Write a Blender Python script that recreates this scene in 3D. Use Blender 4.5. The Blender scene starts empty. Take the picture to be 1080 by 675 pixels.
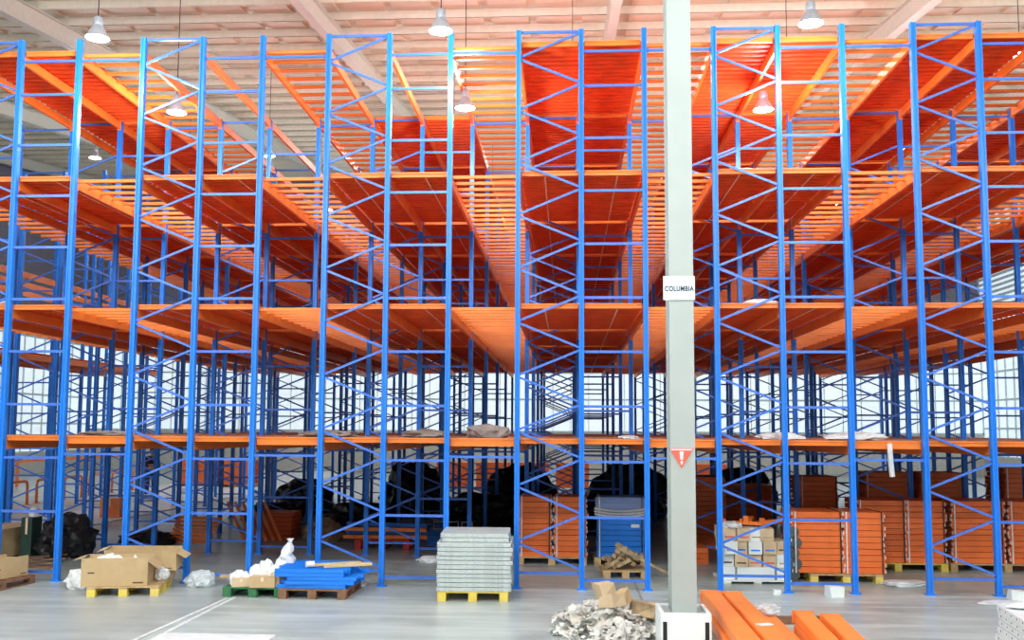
import bpy, bmesh, math, random
from mathutils import Vector, Matrix, noise
rnd = random.Random(7)
R = math.radians
S = bpy.context.scene
COL = S.collection

# ------------------------------------------------------------------ helpers
class MB:
    """collects boxes, bars and profiles and links them as one mesh object"""
    def __init__(s): s.v = []; s.f = []
    def box(s, x0, x1, y0, y1, z0, z1, M=None):
        n = len(s.v)
        P = [(x0,y0,z0),(x1,y0,z0),(x1,y1,z0),(x0,y1,z0),(x0,y0,z1),(x1,y0,z1),(x1,y1,z1),(x0,y1,z1)]
        if M is not None: P = [tuple(M @ Vector(p)) for p in P]
        s.v += P
        s.f += [tuple(n+i for i in q) for q in ((0,3,2,1),(4,5,6,7),(0,1,5,4),(1,2,6,5),(2,3,7,6),(3,0,4,7))]
        return s
    def bar(s, a, b, w, t, up=(0,1,0)):
        a = Vector(a); b = Vector(b); d = (b-a); L = d.length; d.normalize()
        u = Vector(up); u = (u - d*u.dot(d)).normalized(); r = d.cross(u)
        M = Matrix((( r.x,u.x,d.x,a.x),( r.y,u.y,d.y,a.y),( r.z,u.z,d.z,a.z),(0,0,0,1)))
        return s.box(-w/2, w/2, -t/2, t/2, 0, L, M)
    def prism(s, poly, y0, y1, M=None):
        """poly in (x,z), extruded along y"""
        n = len(s.v); k = len(poly)
        P = [(x,y0,z) for x,z in poly] + [(x,y1,z) for x,z in poly]
        if M is not None: P = [tuple(M @ Vector(p)) for p in P]
        s.v += P
        s.f.append(tuple(n+i for i in range(k))); s.f.append(tuple(n+k+i for i in reversed(range(k))))
        for i in range(k):
            j = (i+1) % k
            s.f.append((n+i, n+k+i, n+k+j, n+j))
        return s
    def vprism(s, poly, z0, z1):
        n = len(s.v); k = len(poly)
        s.v += [(x,y,z0) for x,y in poly] + [(x,y,z1) for x,y in poly]
        s.f.append(tuple(n+i for i in reversed(range(k)))); s.f.append(tuple(n+k+i for i in range(k)))
        for i in range(k):
            j = (i+1) % k
            s.f.append((n+i, n+j, n+k+j, n+k+i))
        return s
    def tube(s, pts, r, seg=8):
        n0 = len(s.v); pts = [Vector(p) for p in pts]
        for i, p in enumerate(pts):
            d = (pts[min(i+1,len(pts)-1)] - pts[max(i-1,0)]).normalized()
            u = Vector((0,0,1)) if abs(d.z) < .9 else Vector((1,0,0))
            a = d.cross(u).normalized(); b = d.cross(a)
            for k in range(seg):
                t = 2*math.pi*k/seg
                s.v.append(tuple(p + a*(r*math.cos(t)) + b*(r*math.sin(t))))
        for i in range(len(pts)-1):
            for k in range(seg):
                k2 = (k+1) % seg; o = n0+i*seg
                s.f.append((o+k, o+k2, o+seg+k2, o+seg+k))
        s.f.append(tuple(n0+k for k in reversed(range(seg))))
        s.f.append(tuple(n0+(len(pts)-1)*seg+k for k in range(seg)))
        return s
    def lathe(s, prof, seg=20, cx=0, cy=0):
        n0 = len(s.v)
        for r, z in prof:
            for k in range(seg):
                t = 2*math.pi*k/seg
                s.v.append((cx+r*math.cos(t), cy+r*math.sin(t), z))
        for i in range(len(prof)-1):
            for k in range(seg):
                k2 = (k+1) % seg; o = n0+i*seg
                s.f.append((o+k, o+k2, o+seg+k2, o+seg+k))
        return s
    def mesh(s, name, m, smooth=False):
        me = bpy.data.meshes.new(name); me.from_pydata(s.v, [], s.f)
        bm = bmesh.new(); bm.from_mesh(me); bmesh.ops.recalc_face_normals(bm, faces=bm.faces); bm.to_mesh(me); bm.free()
        me.materials.append(m)
        if smooth:
            for p in me.polygons: p.use_smooth = True
        return me
    def build(s, name, m, parent=None, loc=(0,0,0), rz=0, smooth=False):
        return link(name, s.mesh(name, m, smooth), parent, loc, rz)

def link(name, me, parent=None, loc=(0,0,0), rz=0, rot=None):
    o = bpy.data.objects.new(name, me); COL.objects.link(o)
    o.parent = parent; o.location = loc
    o.rotation_euler = rot if rot else (0,0,rz)
    return o
def tag(o, label=None, cat=None, group=None, kind=None):
    if label: o['label'] = label
    if cat: o['category'] = cat
    if group: o['group'] = group
    if kind: o['kind'] = kind
    return o
def thing(name, label, cat, loc=(0,0,0), rz=0, group=None):
    o = bpy.data.objects.new(name, None); COL.objects.link(o); o.empty_display_size = .1
    o.location = loc; o.rotation_euler = (0,0,rz)
    return tag(o, label, cat, group)
def copy_tree(o, parent=None):
    c = o.copy(); COL.objects.link(c); c.parent = parent
    for ch in KIDS.get(o.name, [k for k in o.children]): copy_tree(ch, c)
    return c
KIDS = {}
def struct(name, mb, m, loc=(0,0,0)):
    return tag(mb.build(name, m, None, loc), kind='structure')

def crumple(name, m, loc, size, seed, sub=3, amp=.35, freq=2.2, flat=True, smooth=False):
    """a crumpled lump resting on z = loc.z"""
    bm = bmesh.new(); bmesh.ops.create_icosphere(bm, subdivisions=sub, radius=1)
    off = Vector((seed*3.1, seed*1.7, seed*.9))
    for v in bm.verts:
        p = v.co.copy()
        n = noise.noise(p*freq+off) + .6*abs(noise.noise(p*freq*2.3+off)) - .35*noise.noise(p*freq*4.5+off)
        v.co = p*(1+amp*n)
    zs = [v.co.z for v in bm.verts]; z0 = min(zs); cut = z0 + .25*(max(zs)-z0) if flat else z0
    for v in bm.verts:
        if v.co.z < cut: v.co.z = cut
        v.co = Vector((v.co.x*size[0]/2, v.co.y*size[1]/2, (v.co.z-cut)/(max(zs)-cut)*size[2]))
    me = bpy.data.meshes.new(name); bm.to_mesh(me); bm.free(); me.materials.append(m)
    for p in me.polygons: p.use_smooth = smooth
    return link(name, me, None, loc)

# ------------------------------------------------------------------ materials
def mat(name, col, rough=.5, metal=0., var=.12, scale=6., bump=0., spec=.5, dirt=None, dscale=1.5, damt=.5, emit=None, estr=0, alpha=1, trans=0):
    m = bpy.data.materials.new(name); m.use_nodes = True
    nt = m.node_tree; N = nt.nodes; Lk = nt.links
    b = N['Principled BSDF']
    b.inputs['Roughness'].default_value = rough; b.inputs['Metallic'].default_value = metal
    b.inputs['Specular IOR Level'].default_value = spec
    tc = N.new('ShaderNodeTexCoord')
    nz = N.new('ShaderNodeTexNoise'); nz.inputs['Scale'].default_value = scale; nz.inputs['Detail'].default_value = 4
    Lk.new(tc.outputs['Object'], nz.inputs['Vector'])
    rp = N.new('ShaderNodeValToRGB'); rp.color_ramp.elements[0].position = .3; rp.color_ramp.elements[1].position = .7
    rp.color_ramp.elements[0].color = (*[c*(1-var) for c in col],1)
    rp.color_ramp.elements[1].color = (*[min(1,c*(1+var)) for c in col],1)
    Lk.new(nz.outputs['Fac'], rp.inputs['Fac'])
    out = rp.outputs['Color']
    if dirt:
        n2 = N.new('ShaderNodeTexNoise'); n2.inputs['Scale'].default_value = dscale; n2.inputs['Detail'].default_value = 8; n2.inputs['Roughness'].default_value = .65
        Lk.new(tc.outputs['Object'], n2.inputs['Vector'])
        r2 = N.new('ShaderNodeValToRGB'); r2.color_ramp.elements[0].position = .48; r2.color_ramp.elements[1].position = .72
        r2.color_ramp.elements[0].color = (0,0,0,1); r2.color_ramp.elements[1].color = (damt,damt,damt,1)
        Lk.new(n2.outputs['Fac'], r2.inputs['Fac'])
        mx = N.new('ShaderNodeMix'); mx.data_type = 'RGBA'
        Lk.new(r2.outputs['Color'], mx.inputs['Factor']); Lk.new(out, mx.inputs[6]); mx.inputs[7].default_value = (*dirt,1)
        out = mx.outputs[2]
    Lk.new(out, b.inputs['Base Color'])
    if bump:
        bp = N.new('ShaderNodeBump'); bp.inputs['Strength'].default_value = bump; bp.inputs['Distance'].default_value = .02
        Lk.new(nz.outputs['Fac'], bp.inputs['Height']); Lk.new(bp.outputs['Normal'], b.inputs['Normal'])
    if emit:
        b.inputs['Emission Color'].default_value = (*emit,1); b.inputs['Emission Strength'].default_value = estr
    if alpha < 1: b.inputs['Alpha'].default_value = alpha
    if trans: b.inputs['Transmission Weight'].default_value = trans
    return m

M = {}
M['blue']   = mat('blue_paint', (.012,.22,.84), .38, var=.08, scale=3)
M['brace']  = mat('brace_paint', (.07,.20,.73), .35, metal=.15, var=.08, scale=4)
M['bundle'] = mat('bundle_orange_paint', (.93,.19,.035), .45, var=.08, scale=2.5)
M['orange'] = mat('orange_paint', (.90,.22,.028), .42, var=.08, scale=2.5)
M['deckred']= mat('deck_orange_paint', (.83,.125,.020), .5, var=.12, scale=3.5)
M['dusty'] = mat('dusty_deck_steel', (.62,.34,.25), .75, var=.25, scale=1.2, dirt=(.78,.13,.03), dscale=1.6, damt=.7)
M['greenbox'] = mat('dark_green_box', (.015,.05,.035), .5)
M['sack'] = mat('grey_sacking', (.34,.31,.29), .8, var=.25, scale=5)
M['cream']  = mat('seam_tape', (.85,.62,.45), .6)
M['galvpale'] = mat('pale_galvanised_steel', (.80,.84,.84), .4, metal=.15, var=.1, scale=14)
M['beamtop'] = mat('box_beam_orange', (.95,.27,.05), .4, var=.08, scale=2.5)
M['galv']   = mat('galvanised_steel', (.62,.68,.68), .42, metal=.35, var=.12, scale=18)
M['pillar'] = mat('pillar_paint', (.40,.445,.43), .45, var=.03, scale=1.2, dirt=(.32,.345,.32), dscale=2.5, damt=.25)
M['white']  = mat('white_paint', (.82,.87,.87), .45, var=.03)
M['whitepl']= mat('white_plastic', (.80,.83,.85), .3, var=.08, scale=8)
M['film']   = mat('clear_film', (.80,.86,.88), .18, var=.06, scale=8, alpha=.62)
M['thinfilm'] = mat('thin_film', (.75,.85,.95), .12, var=.06, scale=8, alpha=.22)
M['scraps'] = mat('scrap_paper', (.66,.66,.63), .7, var=.3, scale=2.5, dirt=(.5,.40,.27), dscale=4, damt=.7)
M['black']  = mat('black_rubber', (.012,.012,.014), .6)
M['tarp']   = mat('black_tarp', (.012,.013,.016), .42, bump=.4, scale=12)
M['carton'] = mat('cardboard', (.56,.40,.215), .8, var=.07, scale=5, dirt=(.40,.27,.13), dscale=3, damt=.35)
M['carton2']= mat('pale_cardboard', (.66,.50,.32), .8, var=.08, scale=5)
M['ink']    = mat('printed_ink', (.09,.06,.035), .8)
M['wood']   = mat('pallet_wood', (.55,.38,.19), .8, var=.2, scale=9, dirt=(.3,.19,.09), dscale=6, damt=.5)
M['yellowp']= mat('yellow_painted_pallet', (.80,.62,.10), .6, var=.15, scale=9, dirt=(.72,.55,.25), dscale=5, damt=.7)
M['greenp'] = mat('green_painted_pallet', (.02,.17,.06), .6, var=.15, scale=9, dirt=(.12,.22,.12), dscale=6, damt=.5)
M['brownp'] = mat('brown_pallet_wood', (.22,.11,.06), .8, var=.25, scale=9)
M['redp']   = mat('red_painted_pallet', (.6,.04,.03), .6, var=.15, scale=9)
M['plank']  = mat('pale_plank', (.75,.57,.30), .75, var=.12, scale=6)
M['scrapw'] = mat('scrap_timber', (.46,.34,.2), .85, var=.4, scale=7)
M['lamp']   = mat('lamp_aluminium', (.50,.53,.60), .4, metal=.4)
M['glow']   = mat('lamp_glow', (1,1,1), .5, emit=(.92,.96,1), estr=80)
M['signred']= mat('sign_red', (.78,.13,.09), .5)
M['signw']  = mat('sign_white', (.66,.72,.74), .45, var=.02)
M['text']   = mat('sign_lettering', (.015,.03,.07), .5)
M['skin']   = mat('skin', (.5,.27,.18), .55)
M['cloth']  = mat('dark_cloth', (.025,.014,.02), .85)
M['jean']   = mat('blue_trousers', (.03,.06,.22), .85)
M['hair']   = mat('black_hair', (.01,.008,.007), .6)
M['steelgrey'] = mat('grey_roll', (.10,.12,.13), .6)
M['hoop']   = mat('hoop_orange', (.85,.22,.06), .45)
M['yellow'] = mat('yellow_machine_paint', (.85,.65,.03), .45)
M['concrete_strip'] = mat('pale_concrete', (.78,.80,.80), .7, var=.08, dirt=(.4,.42,.42), damt=.5)
M['paintline'] = mat('floor_line_paint', (.74,.78,.78), .6, var=.1, scale=8, dirt=(.40,.43,.44), dscale=6, damt=.8)

# concrete floor: slabs, wear and scuffs
def floor_mat():
    m = mat('concrete_floor', (.44,.505,.49), .33, var=.14, scale=.7, dirt=(.22,.25,.255), dscale=.55, damt=.75, spec=.5)
    nt = m.node_tree; N = nt.nodes; L = nt.links; b = N['Principled BSDF']
    src = b.inputs['Base Color'].links[0].from_socket
    tc = [n for n in N if n.type == 'TEX_COORD'][0]
    mp = N.new('ShaderNodeMapping'); mp.inputs['Scale'].default_value = (.35,2.6,1); L.new(tc.outputs['Object'], mp.inputs['Vector'])
    n3 = N.new('ShaderNodeTexNoise'); n3.inputs['Scale'].default_value = 1.3; n3.inputs['Detail'].default_value = 7; L.new(mp.outputs['Vector'], n3.inputs['Vector'])
    r3 = N.new('ShaderNodeValToRGB'); r3.color_ramp.elements[0].position = .46; r3.color_ramp.elements[1].position = .66
    r3.color_ramp.elements[0].color = (0,0,0,1); r3.color_ramp.elements[1].color = (.8,.8,.8,1)
    L.new(n3.outputs['Fac'], r3.inputs['Fac'])
    mx = N.new('ShaderNodeMix'); mx.data_type = 'RGBA'; L.new(r3.outputs['Color'], mx.inputs['Factor'])
    L.new(src, mx.inputs[6]); mx.inputs[7].default_value = (.60,.66,.65,1)
    bk = N.new('ShaderNodeTexBrick'); bk.offset = 0; bk.inputs['Scale'].default_value = 1
    bk.inputs['Brick Width'].default_value = 6; bk.inputs['Row Height'].default_value = 5; bk.inputs['Mortar Size'].default_value = .02
    bk.inputs['Color1'].default_value = (0,0,0,1); bk.inputs['Color2'].default_value = (.62,.62,.62,1); bk.inputs['Mortar'].default_value = (1,1,1,1)
    mb2 = N.new('ShaderNodeMapping'); mb2.inputs['Location'].default_value = (4.15,1.2,0); L.new(tc.outputs['Object'], mb2.inputs['Vector']); L.new(mb2.outputs['Vector'], bk.inputs['Vector'])
    m2 = N.new('ShaderNodeMix'); m2.data_type = 'RGBA'; L.new(bk.outputs['Color'], m2.inputs['Factor'])
    L.new(mx.outputs[2], m2.inputs[6]); m2.inputs[7].default_value = (.29,.31,.32,1)
    L.new(m2.outputs[2], b.inputs['Base Color'])
    return m
M['floor'] = floor_mat()
M['roof']  = mat('roof_sheet', (.74,.69,.56), .55, var=.06, scale=.8)
M['purlin']= mat('roof_steel', (.82,.78,.66), .5, var=.05)
M['rafter']= mat('rafter_steel', (.64,.63,.56), .5, var=.05)
M['wallc'] = mat('wall_cladding', (.62,.66,.66), .55, var=.05)
M['wallu'] = mat('wall_upper_cladding', (.22,.20,.25), .6, var=.1)  # the upper wall's shade is put into this dark colour
M['dado']  = mat('wall_dado', (.56,.55,.50), .7, var=.1)
M['day']   = mat('daylit_translucent_panel', (.8,.85,.87), .5, emit=(.76,.91,1), estr=.68)
M['mull']  = mat('window_bar', (.60,.68,.71), .5)

# ------------------------------------------------------------------ dimensions
S1 = 1.0; GAP = 1.095; MOD = 2*S1+GAP; D = 3.748; HW = .039
LEV = {1:2.285, 2:4.405, 3:6.535, 4:8.66}
LNAME = {1:'lowest level', 2:'second level', 3:'third level', 4:'top level'}
RNAME = ['front row','second row back','third row back','fourth row back','fifth row back','rearmost row']
BAYN = ['front bay','second bay back','third bay back','fourth bay back','rearmost bay']
BN = {-2:'far left platform', -1:'left end rack run', 0:'leftmost rack run', 1:'second run from left', 2:'third run from left',
      3:'rack run left of pillar', 4:'rack run right of pillar', 5:'second run right of pillar', 6:'far right rack run'}
LINE = ['left','middle','right']
def bx(b): return (b-3)*MOD
CAMP = Vector((.770197,-15.65474,2.437073))

# ------------------------------------------------------------------ rack frames
def post_mesh(h, name):
    w, dp = HW, .05
    poly = [(-w,-dp),(-.017,-dp),(-.014,-dp+.014),(.014,-dp+.014),(.017,-dp),(w,-dp),(w,dp),(.02,dp),(.016,dp-.02),(-.016,dp-.02),(-.02,dp),(-w,dp)]
    return MB().vprism(poly, .008, h).mesh(name, M['blue'])
P_FRONT = post_mesh(8.83, 'post'); P_REAR = post_mesh(8.60, 'post')
FOOT = MB().box(-.075,.075,-.075,.075,0,.008).box(-.065,.065,-.07,-.052,.008,.03).mesh('foot_plate', M['blue'])
DIAG_UP = MB().bar((HW,0,0),(S1-HW,0,.426-.05),.034,.028).mesh('diagonal_brace', M['brace'])
DIAG_DN = MB().bar((HW,0,.426-.05),(S1-HW,0,0),.034,.028).mesh('diagonal_brace', M['brace'])
STRUT = MB().box(HW,S1-HW,-.014,.014,-.02,.02).mesh('horizontal_strut', M['brace'])
def make_frame(h):
    root = bpy.data.objects.new('storage_rack', None); COL.objects.link(root)
    kids = []
    for i, x in enumerate((0,S1,2*S1)):
        p = link('post', P_FRONT if h > 8.7 else P_REAR, root, (x,0,0))
        f = link('foot_plate', FOOT, p); KIDS[p.name] = [f]; KIDS[f.name] = []; kids.append(p)
    n = 10
    for k in range(n):
        z0 = .28+.852*k
        if z0+.852 > h+.06: break
        kids.append(link('diagonal_brace', DIAG_DN, root, (0,0,z0+.025)))        # right node (low) up to left node
        kids.append(link('diagonal_brace', DIAG_UP, root, (0,0,z0+.451)))        # left node up to the next right node
    for z in (.24, h-.03): kids.append(link('horizontal_strut', STRUT, root, (0,0,z)))
    for k in range(11):
        z = .14 if k == 0 else .235+.852*k
        if z < h-.15: kids.append(link('horizontal_strut', STRUT, root, (S1,0,z)))
    if h > 8.7: kids.append(link('horizontal_strut', STRUT, root, (S1,0,8.47)))
    for k in kids: KIDS.setdefault(k.name, [])
    KIDS[root.name] = kids
    return root
FF = make_frame(8.83); FR = make_frame(8.60)
used = {'F':False,'R':False}
rows_of = {-2:range(2,6), -1:range(1,6)}
for b in range(-2, 7):
    for k in rows_of.get(b, range(6)):
        key = 'F' if k == 0 else 'R'; proto = FF if k == 0 else FR
        if not used[key]: o = proto; used[key] = True
        else: o = copy_tree(proto)
        o.location = (bx(b), k*D, 0)
        tag(o, 'blue braced rack frame, %s of %s' % (RNAME[k], BN[b]), 'rack', 'blue rack frames')

# tie bars over the aisles
TIE = MB().box(HW,GAP-HW,-.014,.014,-.018,.018).box(HW,HW+.03,-.02,.02,-.03,.03).box(GAP-HW-.03,GAP-HW,-.02,.02,-.03,.03).mesh('tie_bar', M['brace'])
for b in range(-1, 6):
    for k in range(6):
        if b == -1 and k == 0: continue
        for z, n in ((8.47,'at the top'),(2.0,'under the lowest deck')):
            o = link('tie_bar', TIE, None, (bx(b)+2*S1, k*D, z))
            tag(o, 'tie bar %s, %s, right of %s' % (n, RNAME[k], BN[b]), 'tie bar', 'blue tie bars across the aisles')

# ------------------------------------------------------------------ beams, decks, joists
Y0, Y1 = .06, D-.06
BEAM = MB()
BEAM.prism([(-.024,-.21),(.024,-.21),(.024,-.065),(.012,-.05),(-.024,-.05)], Y0, Y1)
BEAM = BEAM.mesh('longitudinal_beam', M['orange'])
BRK = MB().box(-.03,.03,-.006,.0,-.24,-.03).box(-.03,.03,0,.03,-.24,-.215).mesh('end_bracket', M['orange'])
def deck_mesh(w, name, lo=.045, mt='deckred'):
    mb = MB(); n = 18; p = (Y1-Y0-.05)/n
    for i in range(n):
        a = Y0+.045+i*p; c = a+p-.013
        mb.box(.003,w-.003,a,c,-.008,0)
        mb.box(.003,w-.003,a,a+.012,-lo,-.008); mb.box(.003,w-.003,c-.012,c,-lo,-.008)
        mb.box(.003,w-.003,(a+c)/2-.012,(a+c)/2+.012,-.026,-.008)
    return mb.mesh(name, M[mt])
DECK = deck_mesh(S1, 'panel'); LDECK = deck_mesh(S1, 'panel', mt='dusty'); WDECK = deck_mesh(GAP, 'panel', mt='dusty')
def lip(w, h): return MB().box(.05,w-.05,Y0-.004,Y0+.035,-h,-.02).box(.05,w-.05,Y0-.02,Y0+.035,-.02,.004).mesh('front_lip', M['orange'])
LIPS = {(0,0):lip(S1,.075),(0,1):lip(S1,.075),(1,1):lip(GAP,.12)}
SEAM = MB().box(-.012,.012,Y0+.06,Y1-.02,-.052,-.046).mesh('seam_strip', M['cream'])
JOIST = MB().box(.026,GAP-.026,-.024,.03,-.1,-.094).box(.026,GAP-.026,-.022,-.014,-.094,-.056).box(.026,GAP-.026,-.022,.022,-.056,-.05).mesh('joist', M['orange'])
no_deck = {(1,4,k) for k in range(5)} | {(2,4,0)}
def in_view(p):
    d = Vector(p)-CAMP
    return d.y > 0 and abs(d.x+.03*d.y)/d.y < .62
beams = []; joists = []
for b in range(-2, 7):
    for L in (1,2,3,4):
        for k in range(5):
            if b == -1: continue
            if b == -2 and (k < 2 or L not in (2,3)): continue
            for i in range(3): beams.append((b,L,k,i))
            if (b,L,k) in no_deck or (b == -2 and L == 3): continue
            for i in range(2):
                o = thing('rack_deck', 'orange %s deck of %s, %s, %s half' % (LNAME[L], BN[b], BAYN[k], ('left','right')[i]), 'deck', (bx(b)+i*S1, k*D, LEV[L]), 0, 'orange deck panels')
                link('panel', LDECK if L == 1 else DECK, o); link('front_lip', LIPS[(0,1 if L == 1 else 0)], o)
                if L in (2,3) and b >= 0: link('seam_strip', SEAM, o, (.42 if i == 0 else .58,0,0))
for b in range(-1, 6):
    for L in (1,2,3,4):
        for k in range(5):
            if L == 1:
                if b < 0: continue
                o = thing('walkway_deck', 'orange lowest walkway deck, %s, right of %s' % (BAYN[k], BN[b]), 'walkway deck', (bx(b)+2*S1, k*D, LEV[1]), 0, 'orange walkway decks')
                link('panel', WDECK, o); link('front_lip', LIPS[(1,1)], o)
            elif not (b == -1 and L == 4):
                for j in range(9): joists.append((b,L,k,j))
def bpos(t): return Vector((bx(t[0])+t[3]*S1, t[2]*D+D/2, LEV[t[1]]))
def jpos(t): return Vector((bx(t[0])+2.5*S1, t[2]*D+.1+t[3]*.415, LEV[t[1]]))
ORD = ['first','second','third','fourth','fifth','sixth','seventh','eighth','ninth']
beams.sort(key=lambda t: ((not in_view(bpos(t))), (bpos(t)-CAMP).length))
for t in beams[:296]:
    b,L,k,i = t
    o = link('longitudinal_beam', BEAM, None, (bx(b)+i*S1, k*D, LEV[L]))
    tag(o, 'orange beam, %s, %s, %s, %s post line' % (LNAME[L], BN[b], BAYN[k], LINE[i]), 'beam', 'orange beams running along the racks')
    if k == 0:
        link('end_bracket', BRK, o, (0,Y0,0)); link('end_bracket', BRK, o, (0,Y1,0), math.pi)
def merged(name, me, items, pos, mt):
    v = []; f = []
    for t in items:
        n = len(v); p = pos(t)
        v += [tuple(x.co+p) for x in me.vertices]; f += [tuple(n+i for i in q.vertices) for q in me.polygons]
    m2 = bpy.data.meshes.new(name); m2.from_pydata(v,[],f); m2.materials.append(mt)
    return link(name, m2)
tag(merged('distant_beams', BEAM, beams[296:], lambda t: Vector((bx(t[0])+t[3]*S1, t[2]*D, LEV[t[1]])), M['orange']),
    'orange beams of the rearmost rack bays seen deep behind the nearer beams', 'beam', None, 'stuff')
joists.sort(key=lambda t: ((not in_view(jpos(t))), (jpos(t)-CAMP).length))
for t in joists[:300]:
    b,L,k,j = t
    o = link('joist', JOIST, None, (bx(b)+2*S1, k*D+.1+j*.415, LEV[L]))
    tag(o, 'orange joist %s of %s, %s, right of %s' % (ORD[j], BAYN[k], LNAME[L], BN[b]), 'joist', 'orange joists across the aisles')
tag(merged('distant_joists', JOIST, joists[300:], lambda t: Vector((bx(t[0])+2*S1, t[2]*D+.1+t[3]*.415, LEV[t[1]])), M['orange']),
    'many orange joists deep in the aisles behind the nearest ones', 'joist', None, 'stuff')

# ------------------------------------------------------------------ hall
struct('floor', MB().box(-32,32,-34,44,-.2,0), M['floor'])
RA, RB = 9.75, .13                                  # roof height at the camera and rise per metre
def rh(y): return RA + RB*(y-CAMP.y)
rl = math.sqrt(1+RB*RB)
roof = MB()
for i in range(54):                                 # trapezoid sheet running along Y, lapped
    x0 = -32+i*64/54; w = 64/54
    for (a,c,z) in ((0,.82,0),(.82,1,.06)):
        n = len(roof.v)
        roof.v += [(x0+a*w,-34,rh(-34)+z),(x0+c*w,-34,rh(-34)+z),(x0+c*w,44,rh(44)+z),(x0+a*w,44,rh(44)+z),
                   (x0+a*w,-34,rh(-34)+z+.12),(x0+c*w,-34,rh(-34)+z+.12),(x0+c*w,44,rh(44)+z+.12),(x0+a*w,44,rh(44)+z+.12)]
        roof.f += [tuple(n+q for q in s) for s in ((0,3,2,1),(4,5,6,7),(0,1,5,4),(1,2,6,5),(2,3,7,6),(3,0,4,7))]
struct('ceiling', roof, M['roof'])
i = 1
PUR = MB().box(-32,32,-.03,.03,-.2,0).box(-32,32,-.03,.05,-.2,-.19).box(-32,32,-.03,.05,-.01,0).mesh('trim', M['purlin'])
y = -6.
while y < 43:
    o = link('trim_%d' % i, PUR, None, (0,y,rh(y)-.005), rot=(math.atan(RB),0,0)); tag(o, kind='structure'); i += 1; y += 1.45
RAF = MB().box(-.12,.12,-14,45,-.02,0).box(-.12,.12,-14,45,-.5,-.48).box(-.012,.012,-14,45,-.48,-.02).mesh('trim', M['rafter'])
for x in (-26.1,-19.1,-12.1,-5.2,1.87,8.9,15.9,22.9):
    o = link('trim_%d' % i, RAF, None, (x,0,rh(0)-.21), rot=(math.atan(RB),0,0)); tag(o, kind='structure'); i += 1
# walls: dado, daylit panel band with bars, ribbed cladding above with shade in its colour
def ribs(mb, fx, a, b, z0, z1, step):
    t = a
    while t < b: fx(mb, t, min(t+step*.55,b), z0, z1); t += step
YB = 41.
w = MB().box(-32,32,YB,YB+.3,0,2.3); struct('wall_back', w, M['dado'])
w = MB().box(-32,32,YB+.05,YB+.25,2.3,7.2); struct('window_1', w, M['day'])
w = MB()
for k in range(65): w.box(-32+k*1.0-.02,-32+k*1.0+.02,YB-.02,YB+.05,2.3,7.2)
for z in (2.3,4.1,5.6,7.1): w.box(-32,32,YB-.03,YB+.05,z-.05,z+.05)
struct('trim_%d' % i, w, M['mull']); i += 1
w = MB().box(-32,32,YB+.05,YB+.3,7.2,17.5)
z = 7.2
while z < 17.3: w.box(-32,32,YB,YB+.05,z,z+.16); z += .3
struct('trim_%d' % i, w, M['wallu']); i += 1
for sx, nm, wi in ((1,'right',2),(-1,'left',3)):
    X = 23.5 if sx > 0 else -27.
    o = (lambda a,c: (min(X+sx*a,X+sx*c), max(X+sx*a,X+sx*c)))
    struct('wall_'+nm, MB().box(*o(0,.3),-8,YB,0,1.1), M['dado'])
    struct('window_%d' % wi, MB().box(*o(.05,.25),-8,YB,1.1,7.2 if sx < 0 else 14), M['day'])
    w = MB()
    for k in range(50): w.box(*o(-.02,.05),-8+k-.03,-8+k+.03,1.1,7.2)
    for z in (1.1,2.6,4.1,5.6,7.1): w.box(*o(-.03,.05),-8,YB,z-.05,z+.05)
    if sx > 0:
        for k in range(24): w.box(*o(-.06,.05),-8,YB,7.3+k*.28,7.3+k*.28+.12)
    struct('trim_%d' % i, w, M['mull']); i += 1
    if sx < 0:
        w = MB().box(*o(.05,.3),-8,YB,7.2,17.5); z = 7.2
        while z < 17: w.box(*o(0,.05),-8,YB,z,z+.16); z += .3
        struct('trim_%d' % i, w, M['wallu']); i += 1

# floor lines and pale slab beside the left end
for (x0,y0,x1,y1) in ((-4.22,-5.2,-4.09,-1.31),(-4.0,-5.2,-4.0,-1.2)):
    struct('trim_%d' % i, MB().bar((x0,y0,.002),(x1,y1,.002),.05,.002,(0,0,1)), M['paintline']); i += 1
struct('trim_%d' % i, MB().box(-16.1,-10.9,3,40,0,.03), M['concrete_strip']); i += 1

# ------------------------------------------------------------------ lamps
def make_lamp(cab):
    root = bpy.data.objects.new('high_bay_lamp', None); COL.objects.link(root)
    ks = []
    ks.append(MB().lathe([(.175,0),(.165,.03),(.12,.12),(.075,.19),(.07,.2),(.0,.2)],24).build('shade', M['lamp'], root, smooth=True))
    ks.append(MB().lathe([(.07,.2),(.075,.22),(.07,.31),(.045,.34),(.0,.35)],16).build('ballast_housing', M['lamp'], root, smooth=True))
    ks.append(MB().lathe([(.0,.012),(.16,.012),(.162,.02),(.0,.03)],24).build('lens', M['glow'], root))
    ks.append(MB().tube([(0,0,.34),(0,0,.34+cab)],.008,6).build('cable', M['black'], root))
    lt = bpy.data.lights.new('bulb','POINT'); lt.energy = LAMPW; lt.color = (.93,.97,1); lt.shadow_soft_size = .14
    l = link('bulb', lt, root, (0,0,-.2)); ks.append(l)
    for k in ks: KIDS[k.name] = []
    KIDS[root.name] = ks
    return root
LAMPW = 215
rows = [(-1.2,8.36,(-6.4,-1.11,4.33),'hanging in front of the'), (1.75,8.14,(-6.32,-1.04,4.21),'hanging inside front bay of the')]
low = {-6.4:'second rack run from left', -1.11:'third rack run from left', 4.33:'rack run right of pillar', -6.32:'second rack run from left', -1.04:'third rack run from left', 4.21:'rack run right of pillar'}
for y, z, xs, w in rows:
    for x in xs:
        cab = rh(y)-.2-z-.34 if not (x == 4.21) else .02
        o = make_lamp(cab); o.location = (x,y,z if x != 4.21 else 8.03)
        tag(o, 'round white high bay lamp %s %s' % (w, low[x]), 'lamp', 'high bay lamps')
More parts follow.
